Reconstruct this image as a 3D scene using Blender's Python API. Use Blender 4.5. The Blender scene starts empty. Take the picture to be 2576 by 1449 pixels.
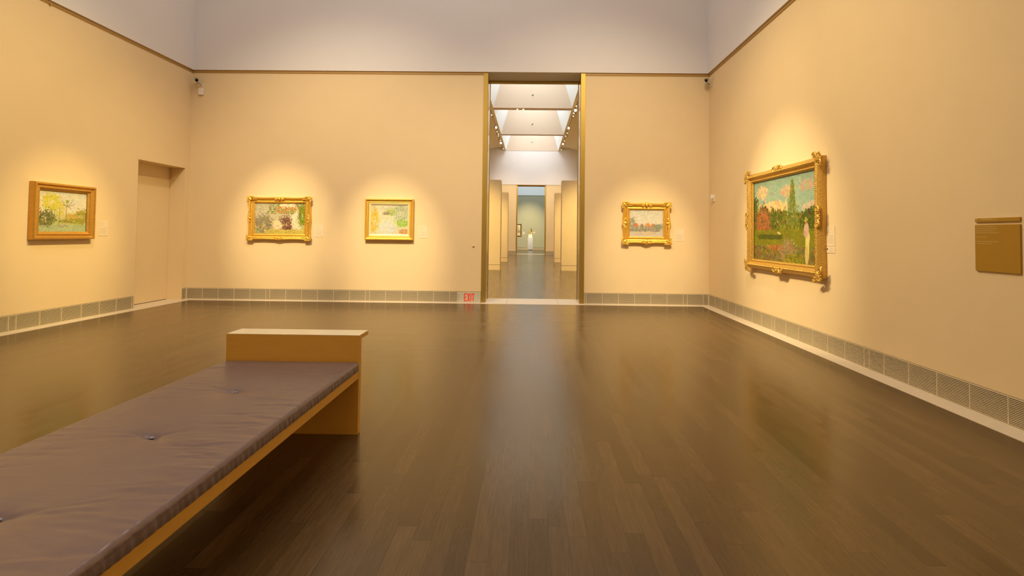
import bpy, bmesh, math, random
import numpy as np
from mathutils import Vector, Matrix

random.seed(7)
sc = bpy.context.scene
C = sc.collection
PI = math.pi

# ------------------------------------------------------------------ dimensions (metres, eye at the origin)
EYE = 1.30
D = 9.3645            # back wall
XL, XR = -6.553, 3.355
YN = -2.6             # wall behind the viewer
ZW = 4.386            # top of the tan wall, bottom of the white upper wall
ZC = 9.0
GR = 0.211            # height of the vent skirting
SW = 0.182            # stone border width
JL, JR = -0.937, 1.004
D2 = 32.22            # far wall of the second gallery
D3 = 42.03            # far wall of the third gallery

# ------------------------------------------------------------------ materials
def new_mat(name):
    m = bpy.data.materials.new(name); m.use_nodes = True
    nt = m.node_tree
    return m, nt, nt.nodes['Principled BSDF']

def lk(nt, a, b): nt.links.new(a, b)

def math_node(nt, op, a, b=None, c=None):
    n = nt.nodes.new('ShaderNodeMath'); n.operation = op
    for i, v in enumerate((a, b, c)):
        if v is None: continue
        if isinstance(v, (int, float)): n.inputs[i].default_value = v
        else: lk(nt, v, n.inputs[i])
    return n.outputs[0]

def mixc(nt, fac, a, b, blend='MIX'):
    n = nt.nodes.new('ShaderNodeMix'); n.data_type = 'RGBA'; n.blend_type = blend
    for s, v in ((n.inputs[0], fac), (n.inputs[6], a), (n.inputs[7], b)):
        if isinstance(v, (int, float)): s.default_value = v
        elif isinstance(v, (tuple, list)): s.default_value = (*v[:3], 1)
        else: lk(nt, v, s)
    return n.outputs[2]

def noise(nt, vec, scale, detail=3, rough=.55):
    n = nt.nodes.new('ShaderNodeTexNoise')
    n.inputs['Scale'].default_value = scale; n.inputs['Detail'].default_value = detail
    n.inputs['Roughness'].default_value = rough
    if vec is not None: lk(nt, vec, n.inputs['Vector'])
    return n.outputs['Fac']

def objcoord(nt, scale=(1, 1, 1)):
    t = nt.nodes.new('ShaderNodeTexCoord')
    mp = nt.nodes.new('ShaderNodeMapping'); mp.inputs['Scale'].default_value = scale
    lk(nt, t.outputs['Object'], mp.inputs['Vector'])
    return mp.outputs[0]

def bump(nt, p, h, strength, dist=.01):
    b = nt.nodes.new('ShaderNodeBump'); b.inputs['Strength'].default_value = strength
    b.inputs['Distance'].default_value = dist
    lk(nt, h, b.inputs['Height']); lk(nt, b.outputs[0], p.inputs['Normal'])

def simple(name, col, rough=.5, metal=0, spec=.5, var=0, vscale=8, bumps=0, bscale=60, emit=None, estr=0):
    m, nt, p = new_mat(name)
    p.inputs['Roughness'].default_value = rough; p.inputs['Metallic'].default_value = metal
    p.inputs['Specular IOR Level'].default_value = spec
    v = objcoord(nt)
    f = noise(nt, v, vscale)
    lo = tuple(max(0, c*(1-var)) for c in col); hi = tuple(min(1, c*(1+var)) for c in col)
    lk(nt, mixc(nt, f, lo, hi), p.inputs['Base Color'])
    if bumps: bump(nt, p, noise(nt, v, bscale, 4), bumps)
    if emit:
        p.inputs['Emission Color'].default_value = (*emit, 1); p.inputs['Emission Strength'].default_value = estr
    return m

M = {}
M['wall'] = simple('tan_wall_fabric', (.75, .585, .35), .85, spec=.15, var=.03, vscale=3, bumps=.08, bscale=220)
M['white'] = simple('white_plaster', (.73, .70, .69), .85, spec=.2, var=.015, vscale=2)
M['cove'] = simple('cream_plaster', (.84, .73, .52), .8, spec=.2, var=.015, vscale=2)
M['well'] = simple('skylight_plaster', (.62, .50, .385), .8, spec=.2, var=.01)
M['well_side'] = simple('skylight_white', (.83, .89, .92), .7, spec=.2, var=.01)
M['grey_wall'] = simple('sage_grey_wall', (.42, .41, .29), .85, spec=.15, var=.03, vscale=3)
M['stone'] = simple('cream_limestone', (.66, .56, .43), .42, var=.06, vscale=14)
M['slat'] = simple('anodised_slat', (.66, .56, .38), .45, metal=.2, var=.04)
M['dark'] = simple('dark_void', (.035, .030, .022), .9, spec=.1)
M['brass'] = simple('satin_brass', (.44, .30, .065), .48, metal=.85, var=.06, vscale=2, bumps=.02, bscale=120)
M['soffit'] = simple('golden_soffit', (.98, .56, .04), .38, metal=.5, var=.05, vscale=2)
M['reveal'] = simple('polished_bronze', (.62, .50, .34), .16, metal=.95, var=.04)
M['top_strip'] = simple('brown_strip', (.42, .25, .07), .55, metal=.1, var=.05)
M['gilt'] = simple('gilt', (.80, .50, .085), .36, metal=.72, var=.16, vscale=40, bumps=.35, bscale=130)
M['gilt_dark'] = simple('gilt_dark', (.60, .33, .06), .40, metal=.62, var=.18, vscale=30, bumps=.3, bscale=110)
M['gilt_old'] = simple('gilt_old', (.62, .38, .08), .42, metal=.65, var=.22, vscale=36, bumps=.5, bscale=90)
M['liner'] = simple('cream_liner', (.82, .66, .34), .5, metal=.25, var=.04)
M['card'] = simple('label_card', (.77, .63, .43), .7, var=.01)
M['ink'] = simple('label_ink', (.45, .38, .28), .8)
M['bronze_panel'] = simple('bronze_panel', (.40, .225, .02), .42, metal=.3, var=.05, vscale=5)
M['panel_ink'] = simple('panel_ink', (.50, .36, .12), .6)
M['exit_plate'] = simple('exit_plate', (.62, .60, .47), .4, metal=.3, var=.02)
M['exit_red'] = simple('exit_red', (.75, .03, .015), .4, emit=(1, .04, .01), estr=.22)
M['plastic_white'] = simple('white_plastic', (.78, .74, .70), .45, var=.02)
M['plastic_grey'] = simple('grey_plastic', (.30, .31, .28), .4, var=.03)
M['black'] = simple('black_glass', (.006, .006, .007), .15)
M['lamp_can'] = simple('lamp_can', (.35, .30, .24), .4, metal=.4)
M['track'] = simple('track_metal', (.16, .12, .09), .5, metal=.4)
M['lens'] = simple('lit_lens', (1, .9, .7), .3, emit=(1, .86, .62), estr=9)
M['lens_dim'] = simple('lit_lens_side', (1, .85, .6), .3, emit=(1, .82, .5), estr=1.6)
M['pedestal'] = simple('pedestal_paint', (.66, .66, .68), .6, var=.01)
M['marble'] = simple('pale_base', (.85, .80, .66), .5, var=.02)
M['statue'] = simple('gilded_bronze', (.62, .40, .08), .25, metal=.9, var=.1, vscale=20)
M['knob'] = simple('beige_plastic', (.62, .47, .33), .5)
M['button'] = simple('tuft_button', (.26, .27, .33), .22, spec=.8)  # bluish highlight on the buttons is put into their base colour
M['darkframe'] = simple('dark_gilt_frame', (.20, .10, .03), .45, metal=.4, var=.4, vscale=9, bumps=.4, bscale=40)

def wood_mat(name, c1, c2, stretch, rough=.38):
    m, nt, p = new_mat(name)
    v = objcoord(nt, stretch)
    a = noise(nt, v, 3.0, 5, .6)
    v2 = objcoord(nt, tuple(s*6 for s in stretch))
    b = noise(nt, v2, 5.0, 3, .6)
    f = math_node(nt, 'ADD', math_node(nt, 'MULTIPLY', a, .7), math_node(nt, 'MULTIPLY', b, .3))
    lk(nt, mixc(nt, f, c1, c2), p.inputs['Base Color'])
    p.inputs['Roughness'].default_value = rough
    bump(nt, p, b, .03)
    return m
M['maple'] = wood_mat('maple_veneer', (.70, .37, .045), (.86, .50, .085), (1.2, 14, 14))
M['lit_ledge'] = wood_mat('lit_ledge_laminate', (.88, .80, .54), (.93, .86, .62), (1.2, 14, 14), .2)  # pale laminate; light reflected off the ledge is also put into its colour

def cushion_mat():
    m, nt, p = new_mat('plum_brown_vinyl')
    v = objcoord(nt)
    f = noise(nt, v, 5, 4)
    lk(nt, mixc(nt, f, (.158, .100, .086), (.20, .128, .108)), p.inputs['Base Color'])
    p.inputs['Roughness'].default_value = .34
    p.inputs['Specular IOR Level'].default_value = .55
    p.inputs['Sheen Weight'].default_value = .15
    v3 = objcoord(nt, (2.2, 16, 16))
    bump(nt, p, noise(nt, v3, 3.2, 4, .6), .22, .006)
    return m
M['cushion'] = cushion_mat()

def floor_mat():
    m, nt, p = new_mat('dark_oak_planks')
    t = nt.nodes.new('ShaderNodeTexCoord')
    sep = nt.nodes.new('ShaderNodeSeparateXYZ'); lk(nt, t.outputs['Object'], sep.inputs[0])
    x, y = sep.outputs[0], sep.outputs[1]
    # boards turn at mitres that start from the two far corners of the room
    a = math_node(nt, 'GREATER_THAN', math_node(nt, 'SUBTRACT', y, x), 6.01)
    b = math_node(nt, 'GREATER_THAN', math_node(nt, 'ADD', y, x), 2.81)
    c = math_node(nt, 'LESS_THAN', y, 9.3)
    mk = math_node(nt, 'MULTIPLY', math_node(nt, 'MULTIPLY', a, b), c)
    inv = math_node(nt, 'SUBTRACT', 1, mk)
    across = math_node(nt, 'ADD', math_node(nt, 'MULTIPLY', x, inv), math_node(nt, 'MULTIPLY', y, mk))
    along = math_node(nt, 'ADD', math_node(nt, 'MULTIPLY', y, inv), math_node(nt, 'MULTIPLY', x, mk))
    Wd = .083
    ra = math_node(nt, 'DIVIDE', math_node(nt, 'ADD', across, 40), Wd)
    row = math_node(nt, 'FLOOR', ra)
    w1 = nt.nodes.new('ShaderNodeTexWhiteNoise'); w1.noise_dimensions = '1D'
    lk(nt, math_node(nt, 'ADD', row, math_node(nt, 'MULTIPLY', mk, 311.3)), w1.inputs['W'])
    s = math_node(nt, 'ADD', math_node(nt, 'DIVIDE', along, .95), math_node(nt, 'MULTIPLY', w1.outputs['Value'], 9.7))
    idx = math_node(nt, 'FLOOR', s)
    comb = nt.nodes.new('ShaderNodeCombineXYZ'); lk(nt, row, comb.inputs[0]); lk(nt, idx, comb.inputs[1])
    w2 = nt.nodes.new('ShaderNodeTexWhiteNoise'); w2.noise_dimensions = '2D'; lk(nt, comb.outputs[0], w2.inputs['Vector'])
    rnd = w2.outputs['Value']
    g = nt.nodes.new('ShaderNodeCombineXYZ')
    lk(nt, math_node(nt, 'MULTIPLY', across, 95), g.inputs[0]); lk(nt, math_node(nt, 'MULTIPLY', along, 3.2), g.inputs[1])
    lk(nt, math_node(nt, 'MULTIPLY', rnd, 60), g.inputs[2])
    grain = noise(nt, g.outputs[0], 1.6, 4, .62)
    g2 = nt.nodes.new('ShaderNodeCombineXYZ')
    lk(nt, math_node(nt, 'MULTIPLY', across, 22), g2.inputs[0]); lk(nt, math_node(nt, 'MULTIPLY', along, 5), g2.inputs[1])
    lk(nt, math_node(nt, 'MULTIPLY', rnd, 90), g2.inputs[2])
    fig = noise(nt, g2.outputs[0], 1.5, 3, .6)
    tone = mixc(nt, rnd, (.070, .040, .0145), (.120, .071, .0265))
    f = math_node(nt, 'ADD', math_node(nt, 'MULTIPLY', grain, .85), math_node(nt, 'MULTIPLY', fig, .45))
    f = math_node(nt, 'ADD', f, .35)
    gc = nt.nodes.new('ShaderNodeCombineColor')
    for i in range(3): lk(nt, f, gc.inputs[i])
    col = mixc(nt, 1.0, tone, gc.outputs[0], 'MULTIPLY')
    fr = math_node(nt, 'FRACT', ra)
    edge = math_node(nt, 'MAXIMUM', math_node(nt, 'LESS_THAN', fr, .02),
                     math_node(nt, 'LESS_THAN', math_node(nt, 'FRACT', s), .003))
    col = mixc(nt, math_node(nt, 'MULTIPLY', edge, .65), col, (.012, .008, .005))
    lk(nt, col, p.inputs['Base Color'])
    rg = math_node(nt, 'ADD', math_node(nt, 'MULTIPLY', grain, .03), math_node(nt, 'MULTIPLY', rnd, .06))
    lk(nt, math_node(nt, 'ADD', rg, .185), p.inputs['Roughness'])
    p.inputs['Specular IOR Level'].default_value = .95
    p.inputs['Specular Tint'].default_value = (1, .84, .55, 1)
    bump(nt, p, math_node(nt, 'SUBTRACT', 1, edge), .06, .001)
    return m
M['floor'] = floor_mat()

# ------------------------------------------------------------------ mesh helpers
_SPH = {}
def sphere_template(u, v):
    if (u, v) not in _SPH:
        vs = [(0, 0, 1)]
        for j in range(1, v):
            for i in range(u):
                a, b = PI*j/v, 2*PI*i/u
                vs.append((math.sin(a)*math.cos(b), math.sin(a)*math.sin(b), math.cos(a)))
        vs.append((0, 0, -1)); L = len(vs)-1; fs = []
        for i in range(u):
            k = (i+1) % u
            fs.append((0, 1+i, 1+k)); fs.append((L, 1+(v-2)*u+k, 1+(v-2)*u+i))
            for j in range(v-2): fs.append((1+j*u+i, 1+(j+1)*u+i, 1+(j+1)*u+k, 1+j*u+k))
        _SPH[(u, v)] = (np.array(vs), fs)
    return _SPH[(u, v)]

class MB:
    def __init__(s): s.bm = bmesh.new()
    def box(s, x0, x1, y0, y1, z0, z1):
        v = [s.bm.verts.new((x, y, z)) for x in (x0, x1) for y in (y0, y1) for z in (z0, z1)]
        for q in ((0,1,3,2),(4,6,7,5),(0,4,5,1),(2,3,7,6),(0,2,6,4),(1,5,7,3)):
            s.bm.faces.new([v[i] for i in q])
        return s
    def poly_prism(s, pts, lo, hi, axis='z'):
        """extrude a flat polygon (2D points) between lo and hi along axis"""
        def P(a, b, h):
            return {'z': (a, b, h), 'y': (a, h, b), 'x': (h, a, b)}[axis]
        A = [s.bm.verts.new(P(a, b, lo)) for a, b in pts]; B = [s.bm.verts.new(P(a, b, hi)) for a, b in pts]
        s.bm.faces.new(A); s.bm.faces.new(B[::-1])
        n = len(pts)
        for i in range(n): s.bm.faces.new((A[i], B[i], B[(i+1) % n], A[(i+1) % n]))
        return s
    def ell(s, c, r, rot=None, u=10, v=7):
        mt = Matrix.Translation(c)
        if rot is not None: mt = mt @ rot.to_4x4()
        mt = mt @ Matrix.Diagonal((r[0], r[1], r[2], 1))
        vs, fs = sphere_template(u, v)
        A = np.array(mt)
        P = vs @ A[:3, :3].T + A[:3, 3]
        nv = [s.bm.verts.new(p) for p in P.tolist()]
        for q in fs: s.bm.faces.new([nv[i] for i in q])
        return s
    def cyl(s, p0, p1, r0, r1=None, n=16):
        if r1 is None: r1 = r0
        return s.tube([p0, p1], [r0, r1], n)
    def tube(s, pts, rad, n=8):
        pts = [Vector(p) for p in pts]; rings = []
        for i, p in enumerate(pts):
            d = (pts[min(i+1, len(pts)-1)] - pts[max(i-1, 0)]).normalized()
            a = d.orthogonal().normalized()
            if rings and i > 0:
                a = (pa - d*pa.dot(d)).normalized()
            pa = a; b = d.cross(a)
            rings.append([s.bm.verts.new(p + (a*math.cos(2*PI*k/n) + b*math.sin(2*PI*k/n))*rad[i]) for k in range(n)])
        for A, B in zip(rings, rings[1:]):
            for k in range(n): s.bm.faces.new((A[k], A[(k+1) % n], B[(k+1) % n], B[k]))
        s.bm.faces.new(rings[0][::-1]); s.bm.faces.new(rings[-1]); return s
    def build(s, name, mat, parent=None, smooth=False, bevel=0):
        bmesh.ops.recalc_face_normals(s.bm, faces=s.bm.faces)
        me = bpy.data.meshes.new(name); s.bm.to_mesh(me); s.bm.free()
        if smooth: me.polygons.foreach_set('use_smooth', [True]*len(me.polygons))
        o = bpy.data.objects.new(name, me); C.objects.link(o)
        if mat is not None: me.materials.append(mat)
        if parent is not None: o.parent = parent
        if bevel:
            b = o.modifiers.new('bevel', 'BEVEL'); b.width = bevel; b.segments = 2; b.limit_method = 'ANGLE'
        return o

def tag(o, label, cat, group=None):
    o['label'] = label; o['category'] = cat
    if group: o['group'] = group
    return o

def thing(name, label, cat, loc=(0, 0, 0), rz=0, group=None):
    o = bpy.data.objects.new(name, None); C.objects.link(o)
    o.empty_display_size = .1
    o.location = loc; o.rotation_euler = (0, 0, rz)
    return tag(o, label, cat, group)

def struct(o):
    o['kind'] = 'structure'; return o

def dup(root, loc, label, rz=None, group=None):
    r = root.copy(); C.objects.link(r); r.location = loc
    if rz is not None: r.rotation_euler = (0, 0, rz)
    r['label'] = label
    if group: r['group'] = group
    for ch in list(root.children):
        c = ch.copy(); C.objects.link(c); c.parent = r
        for g in list(ch.children):
            d = g.copy(); C.objects.link(d); d.parent = c
    return r

ROT = {'back': 0, 'left': PI/2, 'right': -PI/2}

# ------------------------------------------------------------------ the first gallery: shell
struct(MB().box(XL-.6, XR+.6, YN-.5, 9.66, -.12, 0).build('floor', M['floor']))
struct(MB().box(-6, 6, 9.66, 43, -.12, 0).build('floor_beyond', M['floor']))

T = .45
YDL, YDR, ZD = 8.125, 9.235, 2.476       # recessed door in the left wall
wl = MB()
wl.box(XL-T, XL, YN, YDL, GR, ZW)
wl.box(XL-T, XL, YDL, YDR, ZD, ZW)
wl.box(XL-T, XL, YDR, D, GR, ZW)
wl.box(XL-T, XL-.038, YDR, D, 0, GR)
wl.box(XL-.038, XL, YDR, YDR+.002, 0, GR)          # return of the recess down to the floor
struct(wl.build('wall_left', M['wall']))
struct(MB().box(XL-.335, XL-.285, YDL-.2, YDR-.004, .012, ZD+.1).build('door_1', M['wall']))
struct(MB().box(XL-T, XL-.30, YDL-.2, YDR, ZD, ZD+.02).build('trim_1', M['wall']))
struct(MB().box(XR, XR+T, YN, D, GR, ZW).build('wall_right', M['wall']))
wb = MB()
wb.box(XL-T, JL, D, D+.62, GR, ZW); wb.box(JR, XR+T, D, D+.62, GR, ZW)
struct(wb.build('wall_back', M['wall']))
struct(MB().box(XL-T, XR+T, YN-.3, YN, 0, ZC).build('wall_front', M['wall']))
OV = .036
struct(MB().box(XL-T, XR+T, D-OV, D+.62, ZW, ZC).build('wall_back_upper', M['white']))
struct(MB().box(XL-T, XL+OV, YN, D-OV, ZW, ZC).build('wall_left_upper', M['white']))
struct(MB().box(XR-OV, XR+T, YN, D-OV, ZW, ZC).build('wall_right_upper', M['white']))
# shallow brown strip along the top of the tan walls
struct(MB().box(XL, JL, D-.012, D, ZW-.046, ZW).build('trim_2', M['top_strip']))
struct(MB().box(JR, XR, D-.012, D, ZW-.046, ZW).build('trim_3', M['top_strip']))
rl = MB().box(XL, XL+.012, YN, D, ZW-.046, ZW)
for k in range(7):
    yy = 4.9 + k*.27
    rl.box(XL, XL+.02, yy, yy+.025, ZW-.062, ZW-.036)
struct(rl.build('trim_4', M['top_strip']))
struct(MB().box(XR-.012, XR, YN, D, ZW-.046, ZW).build('trim_5', M['top_strip']))
# ceiling with a long skylight opening
SX0, SX1, SY0, SY1 = -4.4, 1.2, -1.6, 8.0
cl = MB()
cl.box(XL-T, SX0, YN, D, ZC, ZC+.2); cl.box(SX1, XR+T, YN, D, ZC, ZC+.2)
cl.box(SX0, SX1, YN, SY0, ZC, ZC+.2); cl.box(SX0, SX1, SY1, D, ZC, ZC+.2)
struct(cl.build('ceiling', M['white']))
sk = MB()
sk.box(SX0-.1, SX0, SY0, SY1, ZC+.2, ZC+1.4); sk.box(SX1, SX1+.1, SY0, SY1, ZC+.2, ZC+1.4)
sk.box(SX0, SX1, SY0-.1, SY0, ZC+.2, ZC+1.4); sk.box(SX0, SX1, SY1, SY1+.1, ZC+.2, ZC+1.4)
sk.box(SX0-.1, SX1+.1, SY0-.1, SY1+.1, ZC+1.4, ZC+1.5)
struct(sk.build('ceiling_skylight_well', M['well_side']))

# ------------------------------------------------------------------ vent skirting
def grille(name, L, divs, wall, end_cap=()):
    """L: (start, end) along the wall.  local x runs along the wall, -y faces the room"""
    a, b = L
    back = MB().box(a, b, .028, .034, 0, GR).build(name, M['dark'])
    struct(back)
    sl = MB()
    pitch = .0122; z = .012
    while z < GR-.012:
        sl.box(a, b, 0, .016, z, z+.0060); z += pitch
    sl.box(a, b, 0, .02, 0, .008); sl.box(a, b, 0, .02, GR-.010, GR-.003)
    sl.build('slats', M['slat'], back)
    dv = MB()
    for d in divs:
        if a+.02 < d < b-.02: dv.box(d-.004, d+.004, -.0015, .018, .004, GR-.006)
    for d in (a+.006, b-.006): dv.box(d-.006, d+.006, -.0015, .018, 0, GR-.003)
    dv.build('dividers', M['slat'], back)
    if wall == 'back': back.location = (0, D, 0)
    elif wall == 'left': back.location = (XL, 0, 0); back.rotation_euler = (0, 0, PI/2)
    else: back.location = (XR, 0, 0); back.rotation_euler = (0, 0, -PI/2)
    return back
S = .3042
grille('baseboard_back_left', (XL+.002, -1.376), [-1.53-S*k for k in range(6)] + [-3.13-S*k for k in range(7)] + [-5.03-S*k for k in range(6)], 'back')
grille('baseboard_back_right', (JR+.004, XR-.002), [1.0502+S*k for k in range(7)] + [2.952, 3.247], 'back')
rd = [5.03+S*k for k in range(7)] + [6.935+S*k for k in range(8)] + [4.955] + [4.749-S*k for k in range(7)] + [2.84-S*k for k in range(18)]
grille('baseboard_right', (-D+.003, -YN), [-d for d in rd], 'right')
grille('baseboard_left', (YN, YDL-.002), [6.2577+S*k for k in range(7)] + [6.165-S*k for k in range(26)], 'left')
grille('baseboard_left_corner', (YDR+.002, D-.002), [], 'left')

# ------------------------------------------------------------------ stone border and thresholds
def stone(name, rects):
    m = MB()
    for r in rects: m.box(*r, 0, .003)
    return struct(m.build(name, M['stone']))
def tiles_x(a, b, y0, y1, L=1.12, g=.003):
    out = []; x = a
    while x < b:
        out.append((x, min(b, x+L)-g, y0, y1)); x += L
    return out
stone('trim_6', tiles_x(XL+SW, JL-.0, D-SW, D) + tiles_x(JR, XR-SW, D-SW, D))
y = D; rr = []; ll = []
ys = [D, 7.74, 6.62, 5.50, 4.38, 3.26, 2.14, 1.02, -.1, -1.22, YN]
for y1, y0 in zip(ys, ys[1:]):
    rr.append((XR-SW, XR, y0+.003, y1)); ll.append((XL, XL+SW, y0+.003, y1))
stone('trim_7', rr); stone('trim_8', ll)
stone('trim_9', [(XL-.285, XL-.001, YDL, YDR)])
stone('trim_10', [(JL, -.457, D-SW, 9.975), (-.453, .521, D-SW, 9.975), (.525, JR, D-SW, 9.975)])

# ------------------------------------------------------------------ tall metal-lined openings
def portal(name, x0, x1, y0, y1, zt, fw, drop):
    root = struct(MB().box(x0, x0+fw, y0-.012, y0+.10, 0, zt).build(name, M['brass']))
    MB().box(x1-fw, x1, y0-.012, y0+.10, 0, zt).build('jamb', M['brass'], root)
    MB().box(x0+.03, x0+fw-.004, y0+.10, y1-.10, 0, zt).build('reveal_panel', M['reveal'], root)
    MB().box(x1-fw+.004, x1-.03, y0+.10, y1-.10, 0, zt).build('reveal_panel', M['reveal'], root)
    MB().box(x0, x0+fw, y1-.10, y1+.012, 0, zt).build('jamb', M['brass'], root)
    MB().box(x1-fw, x1, y1-.10, y1+.012, 0, zt).build('jamb', M['brass'], root)
    MB().box(x0+fw, x1-fw, y0+.02, y1-.10, zt+.012, zt+.03).build('soffit_panel', M['soffit'], root)
    MB().box(x0+fw, x1-fw, y1-.10, y1+.012, zt-drop, zt+.03).build('lintel', M['brass'], root)
    return root
portal('door_2', JL, JR, D, D+.60, ZW, .083, .035)
portal('door_3', -1.0, .955, D2, D2+.60, 4.50, .075, .03)
stone('trim_11', [(-1.0, .955, D2-.25, D2+.60)])

# ------------------------------------------------------------------ the second gallery
Y2 = D+.62
XS = 4.36
for nm, s in (('wall_beyond_left', -1), ('wall_beyond_right', 1)):
    x0, x1 = sorted((s*XS, s*(XS+.3)))
    struct(MB().box(x0, x1, Y2, D2, 0, 4.55).build(nm, M['wall']))
wf = MB()
wf.box(-XS-.3, -1.0, D2, D2+.6, 0, 4.53); wf.box(.955, XS+.3, D2, D2+.6, 0, 4.53)
struct(wf.build('wall_beyond_back', M['wall']))
wu = MB().box(-XS-.3, XS+.3, D2-.03, D2+.6, 4.53, 9.3)
struct(wu.build('wall_beyond_back_upper', M['white']))
for nm, x0, x1 in (('baseboard_beyond_left', -XS, -1.0), ('baseboard_beyond_right', .955, XS)):
    b = struct(MB().box(x0, x1, D2-.014, D2-.004, 0, .2).build(nm, M['dark']))
    m = MB()
    z = .012
    while z < .19: m.box(x0, x1, D2-.03, D2-.016, z, z+.008); z += .0135
    m.build('slats', M['slat'], b)
stone('trim_12', [(-XS, -1.0, D2-.25, D2-.03), (.955, XS, D2-.25, D2-.03)])

# cove ceilings either side of the skylights
def cove(name, s):
    prof = [(1.70, 6.75), (1.80, 6.75), (1.83, 6.80), (1.92, 6.93), (2.02, 6.965)]
    a0, b0 = XS-2.02, 6.965-4.53
    for k in range(1, 17):
        th = k/16*PI/2
        prof.append((2.02+a0*math.sin(th), 4.53+b0*math.cos(th)))
    outer = [(XS+.3, 4.53), (XS+.3, 7.4), (1.78, 7.4), (1.70, 7.0)]
    m = MB().poly_prism([(s*x, z) for x, z in prof+outer], Y2, D2, 'y')
    return struct(m.build(name, M['cove']))
cove('ceiling_beyond_left', -1); cove('ceiling_beyond_right', 1)

SL = .31; ZT = 9.2
def well_side(name, s):
    xb, xt = 1.70, 1.70-SL*(ZT-6.95)
    pts = [(s*xb, 6.78), (s*1.76, 6.78), (s*1.85, 7.0), (s*(xt+.15), ZT), (s*xt, ZT)]
    return struct(MB().poly_prism(pts, Y2, D2, 'y').build(name, M['well_side']))
well_side('ceiling_well_left', -1); well_side('ceiling_well_right', 1)
beams = [(15.75, 16.1), (21.22, 21.58), (26.87, 27.2)]
bays = [(Y2, 15.75), (16.1, 21.22), (21.58, 26.87), (27.2, D2-.03)]
for k, (a, b) in enumerate(beams):
    pts = [(-1.72, 6.755), (1.72, 6.755), (1.76, 6.80), (1.76-SL*(ZT-6.95), ZT), (-1.76+SL*(ZT-6.95), ZT), (-1.76, 6.80)]
    struct(MB().poly_prism(pts, a, b, 'y').build('ceiling_beam', M['well']))
struct(MB().box(-1.8, 1.8, Y2, D2, ZT+.06, ZT+.12).build('ceiling_glazing', M['well_side']))
# end of the last well: the beige panel above the white wall
struct(MB().poly_prism([(-1.75, 6.76), (1.75, 6.76), (1.05, ZT), (-1.05, ZT)], D2-.05, D2-.031, 'y').build('ceiling_end_panel', M['well']))

def partition(x0, x1, y0, y1, label):
    t = thing('partition_wall', label, 'partition', ((x0+x1)/2, (y0+y1)/2, 0), 0, 'free standing partitions in the second gallery')
    hx, hy = (x1-x0)/2, (y1-y0)/2
    MB().box(-hx, hx, -hy, hy, .19, 3.26).build('panel', M['wall'], t)
    MB().box(-hx, hx, -hy, hy, 0, .178).build('plinth', M['wall'], t)
    MB().box(-hx+.008, hx-.008, -hy+.008, hy-.008, .17, .20).build('shadow_gap', M['dark'], t)
partition(-2.9, -1.115, 17.85, 18.45, 'tan partition wall standing nearest beyond the doorway on its left side')
partition(1.10, 2.9, 17.85, 18.45, 'tan partition wall standing nearest beyond the doorway on its right side')
partition(-2.9, -1.11, 23.24, 23.84, 'tan partition wall farther back on the left, behind the near left one')
partition(1.10, 2.9, 23.24, 23.84, 'tan partition wall farther back on the right, behind the near right one')

# lighting tracks and heads
for s, sd in ((-1, 'left'), (1, 'right')):
    m = MB().box(-.012, .012, 19.0, 31.0, 0, .022)
    for k in range(8): m.box(-.006, .006, 19.3+k*1.6, 19.32+k*1.6, .03, .155)
    o = m.build('lighting_track', M['track']); o.location = (s*1.80, 0, 6.59)
    tag(o, 'dark lighting track running under the %s edge of the far skylights' % sd, 'track', 'lighting tracks of the second gallery')

def make_head(lens, lr):
    t = thing('track_spotlight', '', 'spotlight', group='spotlights on the far lighting tracks')
    MB().cyl((0, 0, 0), (0, 0, -.05), .012, n=8).build('stem', M['track'], t)
    c = MB().cyl((0, .10, -.06), (0, -.06, -.10), .045, .055, 14).build('lamp_housing', M['lamp_can'], t)
    MB().ell((0, -.062, -.1005), (lr, .02, lr), None, 12, 8).build('lamp_lens', lens, t, True)
    return t
bright = make_head(M['lens'], .055); dim = make_head(M['lens_dim'], .026)
used = {}
ordn = ['first', 'second', 'third', 'fourth', 'fifth', 'sixth', 'seventh', 'eighth', 'ninth', 'tenth', 'eleventh']
def heads(sd, s, lst):
    for i, (yy, kind) in enumerate(lst):
        src = bright if kind == 'b' else dim
        lab = '%s track spotlight, %s from the near end of the %s far track' % ('brightly glowing' if kind == 'b' else 'small glinting', ordn[i], sd)
        loc = (s*1.80, yy, 6.59)
        rz = s*-.35 + (.2 if i % 2 else -.15)
        if kind not in used:
            used[kind] = 1; src.location = loc; src.rotation_euler = (0, 0, rz); src['label'] = lab
        else: dup(src, loc, lab, rz)
heads('left', -1, [(21.5, 'd'), (24.0, 'b'), (25.0, 'd'), (25.6, 'd'), (26.1, 'd'), (27.3, 'd'), (28.1, 'b'), (30.0, 'd')])
heads('right', 1, [(19.9, 'd'), (20.55, 'b'), (21.05, 'd'), (21.6, 'd'), (24.0, 'b'), (25.2, 'd'), (26.0, 'd'), (27.3, 'd'), (28.25, 'b'), (30.2, 'd')])
for xx, lab in ((-.66, 'left one of two tiny lamps under the far ceiling beam'), (-.40, 'right one of two tiny lamps under the far ceiling beam')):
    o = MB().cyl((0, 0, 0), (0, 0, -.03), .03, .04, 12).ell((0, -.02, -.035), (.03, .03, .015), None, 10, 6).build('beam_lamp', M['lens_dim'])
    o.location = (xx, 21.4, 6.75); tag(o, lab, 'lamp', 'lamps under the far ceiling beam')
for yy, w in ((21.22, 'nearest'), (26.87, 'middle'), (D2-.05, 'farthest')):
    o = MB().cyl((0, 0, 0), (0, -.04, 0), .05, .035, 14).ell((0, -.045, 0), (.022, .02, .022), None, 10, 6).build('sprinkler_head', M['plastic_grey'])
    o.location = (0, yy+.006, 7.33); tag(o, 'small round sprinkler fitting on the %s skylight end panel' % w, 'sprinkler', 'sprinklers in the skylight wells')

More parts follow.
